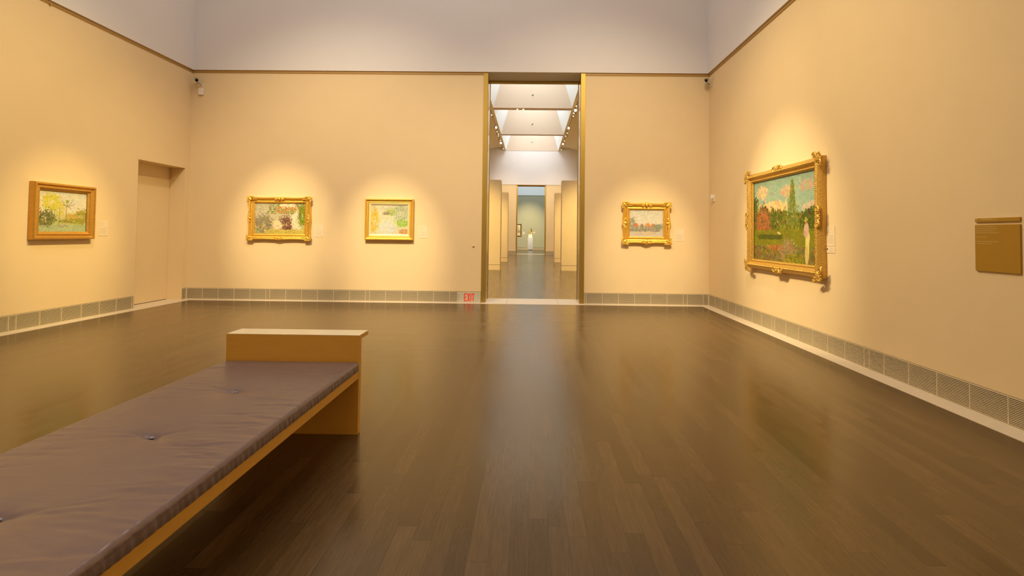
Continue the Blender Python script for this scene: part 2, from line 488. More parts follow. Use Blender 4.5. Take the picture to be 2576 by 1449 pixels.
# ------------------------------------------------------------------ the third gallery
Y3 = D2+.6
struct(MB().box(-5, 5, D3, D3+.3, 0, 4.60).build('wall_end', M['grey_wall']))
struct(MB().box(-5, 5, D3-.04, D3+.3, 4.60, 8).build('wall_end_upper', M['well_side']))
for nm, s in (('wall_end_left', -1), ('wall_end_right', 1)):
    x0, x1 = sorted((s*5, s*5.3))
    struct(MB().box(x0, x1, Y3, D3, 0, 8).build(nm, M['grey_wall']))
struct(MB().box(-5, 5, Y3, D3, 8, 8.2).build('ceiling_end', M['well_side']))
b = struct(MB().box(-5, 5, D3-.012, D3-.002, 0, .19).build('baseboard_end', M['dark']))
m = MB(); z = .01
while z < .18: m.box(-5, 5, D3-.028, D3-.014, z, z+.008); z += .0135
m.build('slats', M['slat'], b)
stone('trim_13', [(-5, 5, D3-.2, D3-.03)])

ped = thing('pedestal', 'pale grey square pedestal in the farthest gallery under the gilded statuette', 'pedestal', (-.066, 40.6, 0))
MB().box(-.2, .2, -.2, .2, .035, 1.045).build('column', M['pedestal'], ped, bevel=.004)
MB().box(-.18, .18, -.18, .18, 0, .035).build('recessed_foot', M['dark'], ped)
stt = thing('statuette', 'gilded bronze seated figure on a cream block atop the far pedestal', 'statue', (-.066, 40.6, 1.045))
MB().box(-.155, .155, -.155, .155, 0, .295).build('base_block', M['marble'], stt, bevel=.006)
def skin_fig(name, mat, parent, verts, edges, rad):
    me = bpy.data.meshes.new(name); me.from_pydata(verts, edges, [])
    o = bpy.data.objects.new(name, me); C.objects.link(o); o.parent = parent
    sk = o.modifiers.new('skin', 'SKIN')
    for i, r in enumerate(rad): me.skin_vertices[0].data[i].radius = (r, r)
    me.skin_vertices[0].data[0].use_root = True
    sub = o.modifiers.new('sub', 'SUBSURF'); sub.levels = 2; sub.render_levels = 2
    me.materials.append(mat); return o
V = [(0, 0, .36), (.01, -.01, .45), (.03, -.02, .54), (.05, -.03, .61), (.055, -.035, .655), (.06, -.045, .715), (.06, -.045, .75),
     (.09, .04, .59), (.13, .06, .51), (.06, -.10, .47), (0, -.07, .57), (-.06, -.12, .50), (-.12, -.14, .44),
     (-.06, -.14, .43), (-.09, -.15, .33), (-.13, -.19, .305), (.09, -.10, .39), (.05, -.15, .32), (0, -.19, .305)]
E_ = [(0, 1), (1, 2), (2, 3), (3, 4), (4, 5), (5, 6), (3, 7), (7, 8), (8, 9), (3, 10), (10, 11), (11, 12), (0, 13), (13, 14), (14, 15), (0, 16), (16, 17), (17, 18)]
R_ = [.075, .062, .068, .05, .026, .045, .03, .028, .022, .018, .026, .021, .015, .046, .03, .02, .046, .03, .02]
skin_fig('figure', M['statue'], stt, V, E_, R_)

# ------------------------------------------------------------------ painted canvases (generic stand-ins built from brush dabs)
def canvas_img(w, h, bg):
    im = np.zeros((h, w, 3)); v = np.linspace(0, 1, h)[:, None]
    for (a, ca), (b_, cb) in zip(bg, bg[1:]):
        mk = (v >= a) & (v <= b_)
        t = np.clip((v-a)/(b_-a+1e-9), 0, 1)
        col = np.array(ca)*(1-t)[..., None] + np.array(cb)*t[..., None]
        im = np.where(mk[..., None], col, im)
    return im
def dab(im, x, y, rx, ry, ang, col, al=.85, soft=.9):
    h, w, _ = im.shape
    R = max(rx, ry)*1.3
    asp = w/h
    x0, x1 = int(max(0, (x-R)*w)), int(min(w, (x+R)*w+2)); y0, y1 = int(max(0, (y-R*asp)*h)), int(min(h, (y+R*asp)*h+2))
    if x1 <= x0 or y1 <= y0: return
    xs = np.arange(x0, x1)/w - x; ys = (np.arange(y0, y1)/h - y)/asp
    X, Y = np.meshgrid(xs, ys)
    c, s = math.cos(ang), math.sin(ang)
    d = ((X*c+Y*s)/rx)**2 + ((-X*s+Y*c)/ry)**2
    a = np.clip((1.3-d)/soft, 0, 1)*al
    im[y0:y1, x0:x1] = im[y0:y1, x0:x1]*(1-a[..., None]) + np.array(col)*a[..., None]
def scatter(im, rng, n, box, cols, r=(.008, .02), ar=.5, ang=None, al=.8, jit=16):
    n = int(n*3); r = (r[0]*.5, r[1]*.62)
    for _ in range(n):
        x = rng.uniform(box[0], box[2]); yv = rng.uniform(box[1], box[3])
        c = np.array(cols[rng.integers(len(cols))]) + rng.normal(0, jit, 3)
        rr_ = rng.uniform(*r)
        dab(im, x, yv, rr_, rr_*ar, rng.uniform(0, PI) if ang is None else ang+rng.normal(0, .25), np.clip(c, 0, 255), al)
def blob(im, rng, n, cx, cy, rx, ry, cols, r=(.008, .02), ar=.6, ang=None, al=.8, jit=14):
    n = int(n*3); r = (r[0]*.5, r[1]*.62)
    for _ in range(n):
        a = rng.uniform(0, 2*PI); q = abs(rng.normal(0, .30))+.62*math.sqrt(rng.uniform(0, 1))
        c = np.array(cols[rng.integers(len(cols))]) + rng.normal(0, jit, 3)
        rr_ = rng.uniform(*r)
        dab(im, cx+rx*q*math.cos(a), cy+ry*q*math.sin(a), rr_, rr_*ar, rng.uniform(0, PI) if ang is None else ang+rng.normal(0, .3), np.clip(c, 0, 255), al)

def paint_woodland(w, h):
    g = np.random.default_rng(3)
    im = canvas_img(w, h, [(0, (196, 196, 186)), (.45, (214, 206, 180)), (.75, (176, 178, 120)), (1, (170, 184, 140))])
    scatter(im, g, 260, (0, 0, 1, .5), [(205, 204, 190), (222, 214, 186), (190, 192, 190), (228, 214, 170)], (.02, .05), .5, 0, .6, 8)
    blob(im, g, 260, .25, .27, .2, .22, [(196, 186, 40), (206, 196, 90), (180, 178, 60)], (.012, .03))
    blob(im, g, 200, .42, .45, .12, .2, [(190, 180, 70), (206, 190, 110)], (.01, .025))
    blob(im, g, 280, .14, .68, .2, .22, [(104, 108, 58), (80, 84, 60), (130, 130, 50), (96, 90, 70)], (.012, .03))
    blob(im, g, 220, .9, .62, .16, .2, [(150, 140, 50), (120, 124, 44), (168, 150, 60)], (.012, .028))
    blob(im, g, 120, .68, .62, .14, .08, [(196, 160, 86), (180, 150, 70)], (.012, .03))
    blob(im, g, 160, .66, .73, .26, .06, [(120, 100, 60), (140, 140, 40), (170, 170, 50)], (.012, .03), .4, 0)
    def limb(x0, y0, x1, y1, w0, w1, col, bend=0):
        for k in range(40):
            t = k/39
            dab(im, x0+(x1-x0)*t+bend*math.sin(PI*t), y0+(y1-y0)*t, w0+(w1-w0)*t, .012, 0, np.array(col)+g.normal(0, 8, 3), .75)
    limb(.56, .70, .57, .20, .010, .005, (136, 140, 84), -.006)
    for x1, y1, bd in ((.70, .16, .02), (.74, .30, .01), (.46, .18, -.02), (.48, .31, -.01), (.62, .10, .01), (.66, .42, .02)):
        limb(.567, .36, x1, y1, .0035, .0018, (150, 142, 110), bd)
    limb(.41, .82, .42, .40, .011, .005, (126, 146, 80), .004)
    limb(.34, .72, .30, .38, .005, .003, (150, 146, 70))
    blob(im, g, 30, .57, .24, .03, .04, [(130, 150, 60), (150, 160, 70)], (.01, .02))
    scatter(im, g, 260, (0, .84, 1, 1), [(160, 176, 130), (150, 170, 150), (176, 190, 120), (140, 156, 140)], (.015, .04), .35, 0, .7, 10)
    blob(im, g, 40, .5, .85, .12, .03, [(200, 180, 150), (120, 120, 110)], (.01, .02))
    return im
def paint_garden_bench(w, h):          # generic stand-in: flower bed, wall and path
    g = np.random.default_rng(5)
    im = canvas_img(w, h, [(0, (176, 170, 140)), (.5, (186, 176, 140)), (1, (190, 172, 90))])
    scatter(im, g, 220, (0, 0, .32, .5), [(178, 172, 146), (160, 156, 130), (196, 184, 150)], (.02, .05), .5, .6, .6, 8)
    scatter(im, g, 140, (.25, 0, 1, .34), [(96, 116, 30), (120, 128, 40), (86, 98, 30)], (.012, .03))
    scatter(im, g, 60, (.5, .0, .8, .12), [(226, 210, 176), (214, 196, 160)], (.02, .04), .6)
    scatter(im, g, 50, (.42, .1, .9, .32), [(220, 130, 30), (206, 110, 30)], (.012, .02), .8)
    blob(im, g, 220, .17, .72, .2, .32, [(134, 122, 92), (120, 112, 90), (150, 138, 104), (112, 112, 96)], (.02, .045), .4, .9)
    blob(im, g, 200, .62, .7, .14, .28, [(112, 74, 58), (126, 88, 66), (96, 64, 56)], (.015, .035), .5, 1.2)
    blob(im, g, 160, .84, .56, .12, .32, [(220, 210, 178), (204, 198, 172), (232, 218, 180)], (.02, .04), .4, 1.2)
    blob(im, g, 160, .94, .42, .08, .35, [(100, 124, 26), (130, 140, 40)], (.014, .03))
    blob(im, g, 110, .45, .72, .1, .14, [(222, 206, 176), (206, 186, 150), (232, 190, 130)], (.014, .03))
    scatter(im, g, 180, (.2, .86, 1, 1), [(186, 168, 80), (168, 150, 70), (200, 184, 96)], (.02, .05), .35, -.3)
    return im
def paint_pale_garden(w, h):           # generic stand-in
    g = np.random.default_rng(8)
    im = canvas_img(w, h, [(0, (186, 184, 160)), (.5, (206, 196, 160)), (1, (196, 186, 160))])
    scatter(im, g, 300, (0, 0, 1, 1), [(206, 200, 170), (190, 190, 150), (216, 206, 176)], (.015, .04), .5)
    blob(im, g, 200, .1, .55, .12, .45, [(200, 160, 20), (190, 160, 50), (206, 186, 80)], (.015, .035), .5, 1.4)
    blob(im, g, 320, .8, .28, .24, .34, [(140, 160, 120), (120, 140, 130), (160, 180, 100), (150, 150, 150)], (.012, .028))
    blob(im, g, 150, .84, .62, .18, .12, [(120, 160, 60), (140, 180, 70)], (.012, .03))
    blob(im, g, 120, .52, .25, .14, .12, [(160, 180, 90), (150, 150, 100)], (.012, .03))
    blob(im, g, 50, .4, .3, .1, .05, [(120, 100, 80), (150, 130, 110)], (.012, .03), .4, 0)
    blob(im, g, 240, .42, .78, .24, .22, [(196, 198, 190), (176, 186, 196), (210, 204, 180)], (.018, .04), .45, .2)
    blob(im, g, 80, .88, .9, .14, .1, [(170, 120, 60), (190, 150, 110)], (.015, .03))
    scatter(im, g, 40, (.6, .2, 1, .6), [(236, 226, 180), (230, 216, 210)], (.006, .012), .9)
    return im
def paint_riverside(w, h):             # generic stand-in: roofs beside water
    g = np.random.default_rng(12)
    im = canvas_img(w, h, [(0, (186, 186, 170)), (.5, (212, 204, 180)), (.62, (170, 166, 150)), (1, (190, 186, 176))])
    scatter(im, g, 420, (0, 0, 1, .52), [(206, 200, 180), (190, 188, 176), (176, 178, 172), (222, 212, 184)], (.02, .045), .45, .2, .6, 8)
    blob(im, g, 120, .08, .5, .1, .22, [(150, 144, 120), (130, 130, 110)], (.015, .03), .6, 1.5)
    for cx, wd, top, col in ((.20, .07, .50, (206, 116, 56)), (.37, .06, .53, (150, 130, 104)), (.54, .09, .49, (222, 142, 60)), (.72, .10, .52, (190, 120, 84))):
        for q in range(7):                              # pitched roof, gable walls below, broken reflection
            wq = wd*(.35+.65*q/6); yq = top+.016*q
            scatter(im, g, 9, (cx-wq, yq, cx+wq, yq+.02), [col, tuple(c*.85 for c in col)], (.012, .028), .45, 0)
        scatter(im, g, 40, (cx-wd*.9, top+.12, cx+wd*.9, .70), [(150, 144, 118), (128, 122, 104), (170, 158, 128)], (.012, .03), .6, PI/2)
        scatter(im, g, 26, (cx-wd*.8, .80, cx+wd*.8, .94), [tuple(c*.95+12 for c in col), (196, 176, 120)], (.014, .035), .35, 0)
    blob(im, g, 90, .86, .62, .12, .1, [(120, 136, 130), (140, 140, 110)], (.014, .03))
    scatter(im, g, 130, (0, .7, .9, .8), [(130, 126, 110), (150, 140, 116), (110, 112, 104)], (.02, .05), .3, 0)
    scatter(im, g, 160, (0, .8, 1, 1), [(196, 190, 180), (180, 176, 166), (206, 190, 160)], (.015, .04), .3, 0)
    return im
def paint_park(w, h):
    g = np.random.default_rng(21)
    im = canvas_img(w, h, [(0, (146, 178, 160)), (.3, (166, 190, 160)), (.52, (206, 196, 150)), (.62, (120, 128, 30)), (1, (120, 108, 40))])
    scatter(im, g, 500, (0, 0, 1, .45), [(150, 182, 162), (164, 190, 166), (140, 172, 160)], (.02, .05), .4, .4, .5, 8)
    blob(im, g, 90, .16, .15, .09, .07, [(214, 196, 150), (226, 204, 160), (200, 180, 150)], (.015, .035))
    blob(im, g, 90, .58, .18, .1, .06, [(206, 180, 140), (196, 176, 140)], (.015, .03))
    blob(im, g, 60, .86, .14, .12, .06, [(200, 170, 140), (180, 176, 150)], (.01, .025))
    blob(im, g, 160, .36, .36, .22, .08, [(222, 192, 130), (230, 206, 150)], (.02, .045))
    blob(im, g, 80, .9, .4, .1, .06, [(206, 194, 170), (190, 190, 170)], (.02, .04))
    blob(im, g, 420, .42, .53, .2, .14, [(96, 104, 24), (116, 122, 30), (76, 86, 24)], (.016, .035))
    blob(im, g, 300, .72, .55, .25, .1, [(120, 124, 30), (140, 140, 40), (90, 100, 28)], (.016, .035))
    blob(im, g, 240, .92, .55, .12, .14, [(90, 100, 24), (70, 84, 24)], (.016, .035))
    blob(im, g, 120, .02, .4, .05, .2, [(96, 110, 30), (80, 90, 30)], (.014, .03))
    for k in range(16):                                   # tall conifer
        yv = .08+k*.031; wd = .012+k*.0065
        blob(im, g, 16, .66, yv, wd, .02, [(120, 132, 50), (90, 106, 36), (140, 146, 70)], (.01, .026), .4, None)
    blob(im, g, 420, .17, .53, .15, .19, [(130, 106, 50), (90, 90, 40), (110, 90, 44)], (.014, .03))
    blob(im, g, 200, .17, .52, .14, .17, [(186, 106, 60), (166, 88, 48), (200, 124, 74)], (.008, .016), .7)
    scatter(im, g, 500, (0, .62, 1, .86), [(128, 132, 20), (118, 122, 20), (140, 138, 30)], (.02, .05), .3, 0, .7, 8)
    scatter(im, g, 90, (.08, .68, .5, .73), [(70, 84, 20), (90, 96, 24)], (.02, .04), .3, 0, .7, 6)
    dab(im, .45, .66, .035, .012, .2, (220, 196, 130), .9)
    scatter(im, g, 500, (0, .82, 1, 1), [(130, 118, 50), (110, 96, 44), (150, 136, 50), (120, 100, 70)], (.014, .035), .5)
    blob(im, g, 180, .58, .86, .12, .12, [(150, 134, 90), (170, 150, 110), (140, 120, 70)], (.01, .025))
    blob(im, g, 160, .7, .95, .14, .05, [(160, 150, 30), (110, 110, 30)], (.014, .03))
    scatter(im, g, 40, (.25, .8, .5, .86), [(200, 90, 40), (216, 150, 90)], (.006, .012), .8)
    dab(im, .868, .80, .024, .12, 0, (222, 208, 120), 1, .3); dab(im, .858, .9, .021, .07, 0, (206, 190, 120), 1, .3)
    dab(im, .875, .72, .026, .05, .1, (226, 214, 140), .9, .4)
    dab(im, .855, .63, .032, .055, .1, (206, 176, 156), 1, .3); dab(im, .835, .665, .02, .02, .5, (190, 160, 140), .9, .4)
    dab(im, .852, .548, .013, .013, 0, (200, 120, 50), 1, .3)
    dab(im, .85, .522, .024, .010, -.2, (176, 180, 80), 1, .3); dab(im, .85, .508, .014, .014, 0, (160, 166, 70), 1, .3)
    im *= np.array((.90, .88, .86))
    return im
def paint_ink(w, h):
    g = np.random.default_rng(33)
    im = canvas_img(w, h, [(0, (224, 210, 170)), (1, (206, 190, 150))])
    blob(im, g, 60, .6, .35, .25, .25, [(150, 130, 90), (120, 104, 74)], (.03, .07), .4)
    blob(im, g, 40, .75, .65, .2, .15, [(90, 76, 54), (60, 50, 40)], (.03, .07), .4)
    return im

def canvas_obj(parent, w, h, yf, fn, nx):
    ny = int(nx*h/w)
    im = fn(nx, ny)
    rng = np.random.default_rng(1)
    im = np.clip(im + rng.normal(0, 5, im.shape), 0, 255)/255
    lin = np.where(im <= .04045, im/12.92, ((im+.055)/1.055)**2.4)
    xs = np.linspace(-w/2, w/2, nx); zs = np.linspace(h/2, -h/2, ny)
    X, Z = np.meshgrid(xs, zs)
    lum = im.mean(2)
    Yv = np.full_like(X, yf) - .0012*(lum-.5)
    verts = np.stack([X, Yv, Z], -1).reshape(-1, 3)
    idx = np.arange(nx*ny).reshape(ny, nx)
    q = np.stack([idx[1:, :-1], idx[1:, 1:], idx[:-1, 1:], idx[:-1, :-1]], -1).reshape(-1, 4)
    me = bpy.data.meshes.new('canvas'); me.from_pydata(verts.tolist(), [], q.tolist())
    at = me.color_attributes.new('paint', 'FLOAT_COLOR', 'POINT')
    at.data.foreach_set('color', np.concatenate([lin.reshape(-1, 3), np.ones((nx*ny, 1))], 1).astype(np.float32).ravel())
    m, nt, p = new_mat('oil_paint')
    a = nt.nodes.new('ShaderNodeAttribute'); a.attribute_name = 'paint'
    lk(nt, a.outputs['Color'], p.inputs['Base Color']); p.inputs['Roughness'].default_value = .55
    p.inputs['Specular IOR Level'].default_value = .25
    me.materials.append(m)
    o = bpy.data.objects.new('canvas', me); C.objects.link(o); o.parent = parent
    return o

def moulding(W, H, prof, sweep=0, nseg=40):
    """mitred picture-frame moulding; prof is (inset from the outer edge, height off the wall)"""
    m = MB(); wtot = prof[-1][0]; rings = []
    corners = [(-W/2, -H/2), (W/2, -H/2), (W/2, H/2), (-W/2, H/2)]
    inn = [(1, 1), (-1, 1), (-1, -1), (1, -1)]
    for sd in range(4):
        a, b_ = corners[sd], corners[(sd+1) % 4]; ia, ib = inn[sd], inn[(sd+1) % 4]
        nrm = [(0, 1), (-1, 0), (0, -1), (1, 0)][sd]
        for k in range(nseg):
            t = k/nseg
            e = 0
            if sweep:
                e = sweep*(math.sin(2*PI*t)**2) * (1 if .06 < t < .94 else .4)
            ring = []
            for ins, hh in prof:
                ax, az = a[0]+ia[0]*ins, a[1]+ia[1]*ins; bx, bz = b_[0]+ib[0]*ins, b_[1]+ib[1]*ins
                ee = e*(1-ins/wtot)
                ring.append(m.bm.verts.new((ax+(bx-ax)*t+nrm[0]*ee, -hh, az+(bz-az)*t+nrm[1]*ee)))
            rings.append(ring)
    n = len(rings)
    for i in range(n):
        A, B = rings[i], rings[(i+1) % n]
        for k in range(len(prof)-1): m.bm.faces.new((A[k], B[k], B[k+1], A[k+1]))
    return m

def ornament(m, c, wdt, hgt, ang, y0, rng, dep=.02):
    """carved leaf and scroll cluster lying on the moulding, in the local xz plane"""
    R = Matrix.Rotation(ang, 3, 'Y')
    def P(a, b_, d): 
        v = R @ Vector((a, 0, b_)); return (c[0]+v.x, -y0-d, c[1]+v.z)
    m.ell(P(0, 0, dep*.5), (wdt*.16, dep*.8, hgt*.42), R, 10, 7)
    for s in (-1, 1):
        pts = []; rad = []
        for k in range(15):
            t = k/14; th = t*2*PI*1.15; r = wdt*.19*(1-.72*t)
            pts.append(P(s*(wdt*.30 - r*math.cos(th)*1.0), -hgt*.05 + r*math.sin(th)*.95, dep*(.55+.35*t))); rad.append(wdt*.052*(1-.45*t))
        m.tube(pts, rad, 6)
        for k in range(4):
            aa = rng.uniform(-.4, .4)+k*.35
            RR = R @ Matrix.Rotation(-s*aa, 3, 'Y')
            m.ell(P(s*wdt*(.16+.09*k), hgt*(.26-.11*k)+rng.uniform(-.02, .02)*hgt, dep*.55), (wdt*.085, dep*.55, hgt*.13), RR, 8, 6)
        m.ell(P(s*wdt*.46, -hgt*.12, dep*.4), (wdt*.09, dep*.4, hgt*.10), R, 8, 6)
    for k in range(3):
        m.ell(P((k-1)*wdt*.085, hgt*.40, dep*.6), (wdt*.035, dep*.45, hgt*.16), R @ Matrix.Rotation((k-1)*.5, 3, 'Y'), 8, 6)

def beads(m, W, H, ins, y0, r, step, tilt=0, el=1.0):
    x, z = W/2-ins, H/2-ins
    def run(a, b_, fixed, horiz):
        n = max(2, int((b_-a)/step))
        for k in range(n+1):
            t = a+(b_-a)*k/n
            p = (t, -y0, fixed) if horiz else (fixed, -y0, t)
            rot = Matrix.Rotation((tilt if horiz else tilt+PI/2), 3, 'Y')
            m.ell(p, (r*el, r, r), rot, 6, 5)
    run(-x, x, z, True); run(-x, x, -z, True); run(-z+step, z-step, x, False); run(-z+step, z-step, -x, False)

def painting(label, wall, pos, z, W, H, prof, fn, mat, nx=260, sweep=0, orn=None, bead=(), liner=None, grp='framed paintings on the gallery walls', cap='framed_painting'):
    loc = {'back': (pos, D-.004, z), 'left': (XL+.004, pos, z), 'right': (XR-.004, pos, z), 'end': (pos, D3-.004, z)}[wall]
    t = thing(cap, label, 'painting', loc, ROT.get(wall, 0), grp)
    moulding(W, H, prof, sweep).build('frame', mat, t)
    wd, hd = prof[-1]
    cw, ch = W-2*wd, H-2*wd
    if liner:
        lw = liner
        moulding(cw+.006, ch+.006, [(0, hd-.012), (0, hd), (lw*.3, hd+.002), (lw, hd-.012), (lw, hd-.016)]).build('liner', M['liner'], t)
        cw, ch, hd = cw-2*lw+.008, ch-2*lw+.008, hd-.012
    canvas_obj(t, cw+.004, ch+.004, -(hd-.008), fn, nx)
    MB().box(-W/2+wd*.4, W/2-wd*.4, -hd+.014, 0, -H/2+wd*.4, H/2-wd*.4).build('backing_board', M['dark'], t)
    rng = random.Random(hash(label) % 99)
    if orn:
        cwid, chei, mwid, mhei, hb, over = orn
        for sx, sz, a in ((-1, 1, -PI/4), (1, 1, PI/4), (1, -1, 3*PI/4), (-1, -1, -3*PI/4)):
            m = MB(); q = wd*.40-over
            ornament(m, (sx*(W/2-q), sz*(H/2-q)), cwid, chei, a, hb, rng)
            # leaves running out along both rails
            for k in range(4):
                for hv in (0, 1):
                    dd = cwid*.34+k*cwid*.13
                    px_ = sx*(W/2-wd*.42-(dd if not hv else 0)); pz_ = sz*(H/2-wd*.42-(dd if hv else 0))
                    m.ell((px_, -hb-.002, pz_), (cwid*.10*(1-.15*k), .012, cwid*.055), Matrix.Rotation((.5 if k % 2 else -.5)+(PI/2 if hv else 0), 3, 'Y'), 8, 6)
            ex_ = cwid*.34+3*cwid*.13+cwid*.06; bx_, bz_ = sx*(W/2-wd*.42), sz*(H/2-wd*.42)
            m.tube([(bx_-sx*ex_, -hb-.001, bz_), (bx_, -hb-.001, bz_), (bx_, -hb-.001, bz_-sz*ex_)], [.004, .006, .004], 6)
            m.build('corner_ornament', mat, t, True)
        for cx, cz, a in ((0, H/2-wd*.40+over, 0), (0, -H/2+wd*.40-over, PI), (W/2-wd*.40+over, 0, PI/2), (-W/2+wd*.40-over, 0, -PI/2)):
            m = MB(); ornament(m, (cx, cz), mwid, mhei, a, hb, rng); m.build('centre_ornament', mat, t, True)
    if bead:
        for b_ in bead:
            m = MB(); beads(m, W, H, *b_); m.build('carved_beading', mat, t, True)
    return t

painting('plain gilt frame holding a pale woodland scene on the left wall', 'left', 6.812, 1.540, .915, .765,
         [(0, 0), (0, .062), (.010, .078), (.026, .080), (.034, .066), (.046, .056), (.060, .060), (.070, .068), (.078, .062), (.086, .048), (.100, .038), (.108, .030)],
         paint_woodland, M['gilt_dark'], bead=((.100, .036, .0045, .011),))
painting('wide ornate gilt frame holding a muted garden scene, leftmost painting on the back wall', 'back', -4.782, 1.545, 1.195, .820,
         [(0, 0), (0, .040), (.008, .064), (.022, .076), (.036, .070), (.052, .046), (.070, .036), (.084, .040), (.094, .048), (.102, .044), (.110, .034), (.120, .028)],
         paint_garden_bench, M['gilt'], nx=300, sweep=.008, orn=(.15, .12, .17, .075, .060, .010), bead=((.106, .044, .004, .010),))
painting('rope-edged gilt frame with cream liner, left of the tall doorway', 'back', -2.690, 1.548, .918, .776,
         [(0, 0), (0, .060), (.006, .072), (.016, .078), (.026, .070), (.034, .058), (.050, .054), (.062, .056), (.070, .050), (.076, .044)],
         paint_pale_garden, M['gilt'], bead=((.014, .074, .0085, .017, .6, 1.35),), liner=.038)
painting('heavily carved gilt frame holding a grey riverside view, right of the doorway', 'back', 2.168, 1.529, .900, .778,
         [(0, 0), (0, .036), (.010, .060), (.026, .076), (.042, .072), (.062, .050), (.084, .038), (.098, .042), (.110, .050), (.120, .044), (.130, .032), (.138, .028)],
         paint_riverside, M['gilt'], sweep=.011, orn=(.17, .14, .20, .10, .058, .012), bead=((.115, .048, .0055, .014), (.134, .030, .004, .010)))
painting('very large gilt frame holding a sunny park landscape, on the right wall', 'right', 6.59, 1.535, 1.90, 1.405,
         [(0, 0), (0, .044), (.014, .064), (.034, .088), (.056, .098), (.074, .090), (.090, .066), (.104, .058), (.116, .062), (.124, .056), (.132, .042), (.140, .034)],
         paint_park, M['gilt_old'], nx=380, sweep=.006, orn=(.24, .16, .28, .10, .076, .022), bead=((.120, .060, .007, .016), (.06, .094, .008, .022, .7, 1.6)))
painting('dark framed ink-like picture half hidden behind the left edge of the farthest doorway', 'end', -1.20, 1.655, .75, 1.05,
         [(0, 0), (0, .04), (.03, .06), (.10, .03)], paint_ink, M['darkframe'], nx=90, grp='pictures in the farthest gallery')
painting('dark picture frame peeping past the right edge of the farthest doorway', 'end', 1.46, 1.595, .66, .76,
         [(0, 0), (0, .05), (.03, .07), (.10, .03)], paint_ink, M['darkframe'], nx=60, grp='pictures in the farthest gallery')

# ------------------------------------------------------------------ wall labels
def text_bars(m, x0, z0, w, h, rows, rng, y=-.0042, th=.0045):
    for (zf, a, b_) in rows:
        x = x0+w*a; zz = z0-h*zf
        while x < x0+w*b_:
            l = rng.uniform(.006, .016)
            m.box(x, min(x+l, x0+w*b_), y-.0003, y, zz-th, zz); x += l+.0035
def label_card(label, wall, pos, z, w=.170, h=.226, small=False):
    loc = {'back': (pos, D, z), 'left': (XL, pos, z), 'right': (XR, pos, z), 'end': (pos, D3, z)}[wall]
    t = thing('wall_label', label, 'label', loc, ROT.get(wall, 0), 'printed labels beside the paintings')
    MB().box(-w/2, w/2, -.004, 0, -h/2, h/2).build('card', M['card'], t)
    m = MB(); rng = random.Random(int(abs(pos)*100))
    if small:
        rows = [(.18, .3, .75), (.36, .3, .8), (.62, .3, .78), (.8, .3, .84)]
        MB().ell((-w*.36, -.0042, h*.1), (.010, .0006, .013), None, 10, 6).build('emblem', M['dark'], t)
    else:
        rows = [(.06, .08, .42), (.15, .08, .66), (.23, .08, .48), (.32, .08, .56)] + [(.46+.065*k, .08, .90-.05*(k % 3)) for k in range(7)]
    k = 2 if small else 4
    text_bars(m, -w/2, h/2, w, h, rows[:k], rng, th=.0035); m.build('title_text', M['ink'], t)
    m = MB(); text_bars(m, -w/2, h/2, w, h, rows[k:], rng, th=.0035); m.build('body_text', M['ink'], t)
label_card('small printed card on the left wall between woodland painting and recessed door', 'left', 7.486, 1.318)
label_card('small printed card on the back wall right of the wide ornate frame', 'back', -4.040, 1.318)
label_card('small printed card on the back wall right of the rope-edged frame', 'back', -2.064, 1.318)
label_card('small printed card on the back wall right of the heavily carved frame', 'back', 2.792, 1.314)
label_card('larger upper printed card on the right wall beside the very large painting', 'right', 5.572, 1.318, .160, .222)
label_card('short lower printed card with a dark emblem, under another card on the right wall', 'right', 5.572, 1.163, .160, .072, True)
label_card('pale printed card in the farthest gallery left of the pedestal', 'end', -.64, 1.387, .16, .23)
label_card('pale printed card in the farthest gallery right of the statuette', 'end', .252, 1.447, .19, .13, True)

tp = thing('text_panel', 'bronze-coloured two-piece text panel on the right wall near the frame edge', 'sign', (XR, 3.588, 1.06), ROT['right'])
TZ = 1.06
MB().poly_prism([(-.172, 1.430-TZ), (-.172, 1.456-TZ), (.172, 1.456-TZ), (.172, 1.427-TZ), (-.160, 1.427-TZ)], -.012, .002, 'y').build('header_strip', M['bronze_panel'], tp, bevel=.002)
MB().poly_prism([(-.172, 1.070-TZ), (-.172, 1.407-TZ), (.172, 1.407-TZ), (.172, 1.064-TZ), (-.164, 1.064-TZ)], -.012, .002, 'y').build('main_panel', M['bronze_panel'], tp, bevel=.002)
rng = random.Random(4)
for nm, rows in (('paragraph_lettering', [(.03, .02, .48), (.075, .02, .52), (.12, .02, .45), (.165, .02, .56)]), ('line_lettering', [(.255, .02, .28)]),
                 ('closing_lettering', [(.35, .02, .53), (.395, .02, .38)])):
    m = MB(); text_bars(m, -.165, 1.407-TZ, .33, .343, rows, rng, y=-.0123, th=.0055); m.build(nm, M['panel_ink'], tp)
m = MB(); text_bars(m, -.165, 1.456-TZ, .33, .029, [(.2, .14, .50)], rng, y=-.0123, th=.008); m.build('header_lettering', M['panel_ink'], tp)
MB().box(-.170, -.150, -.0128, -.0119, 1.443-TZ, 1.454-TZ).build('header_mark', M['panel_ink'], tp)

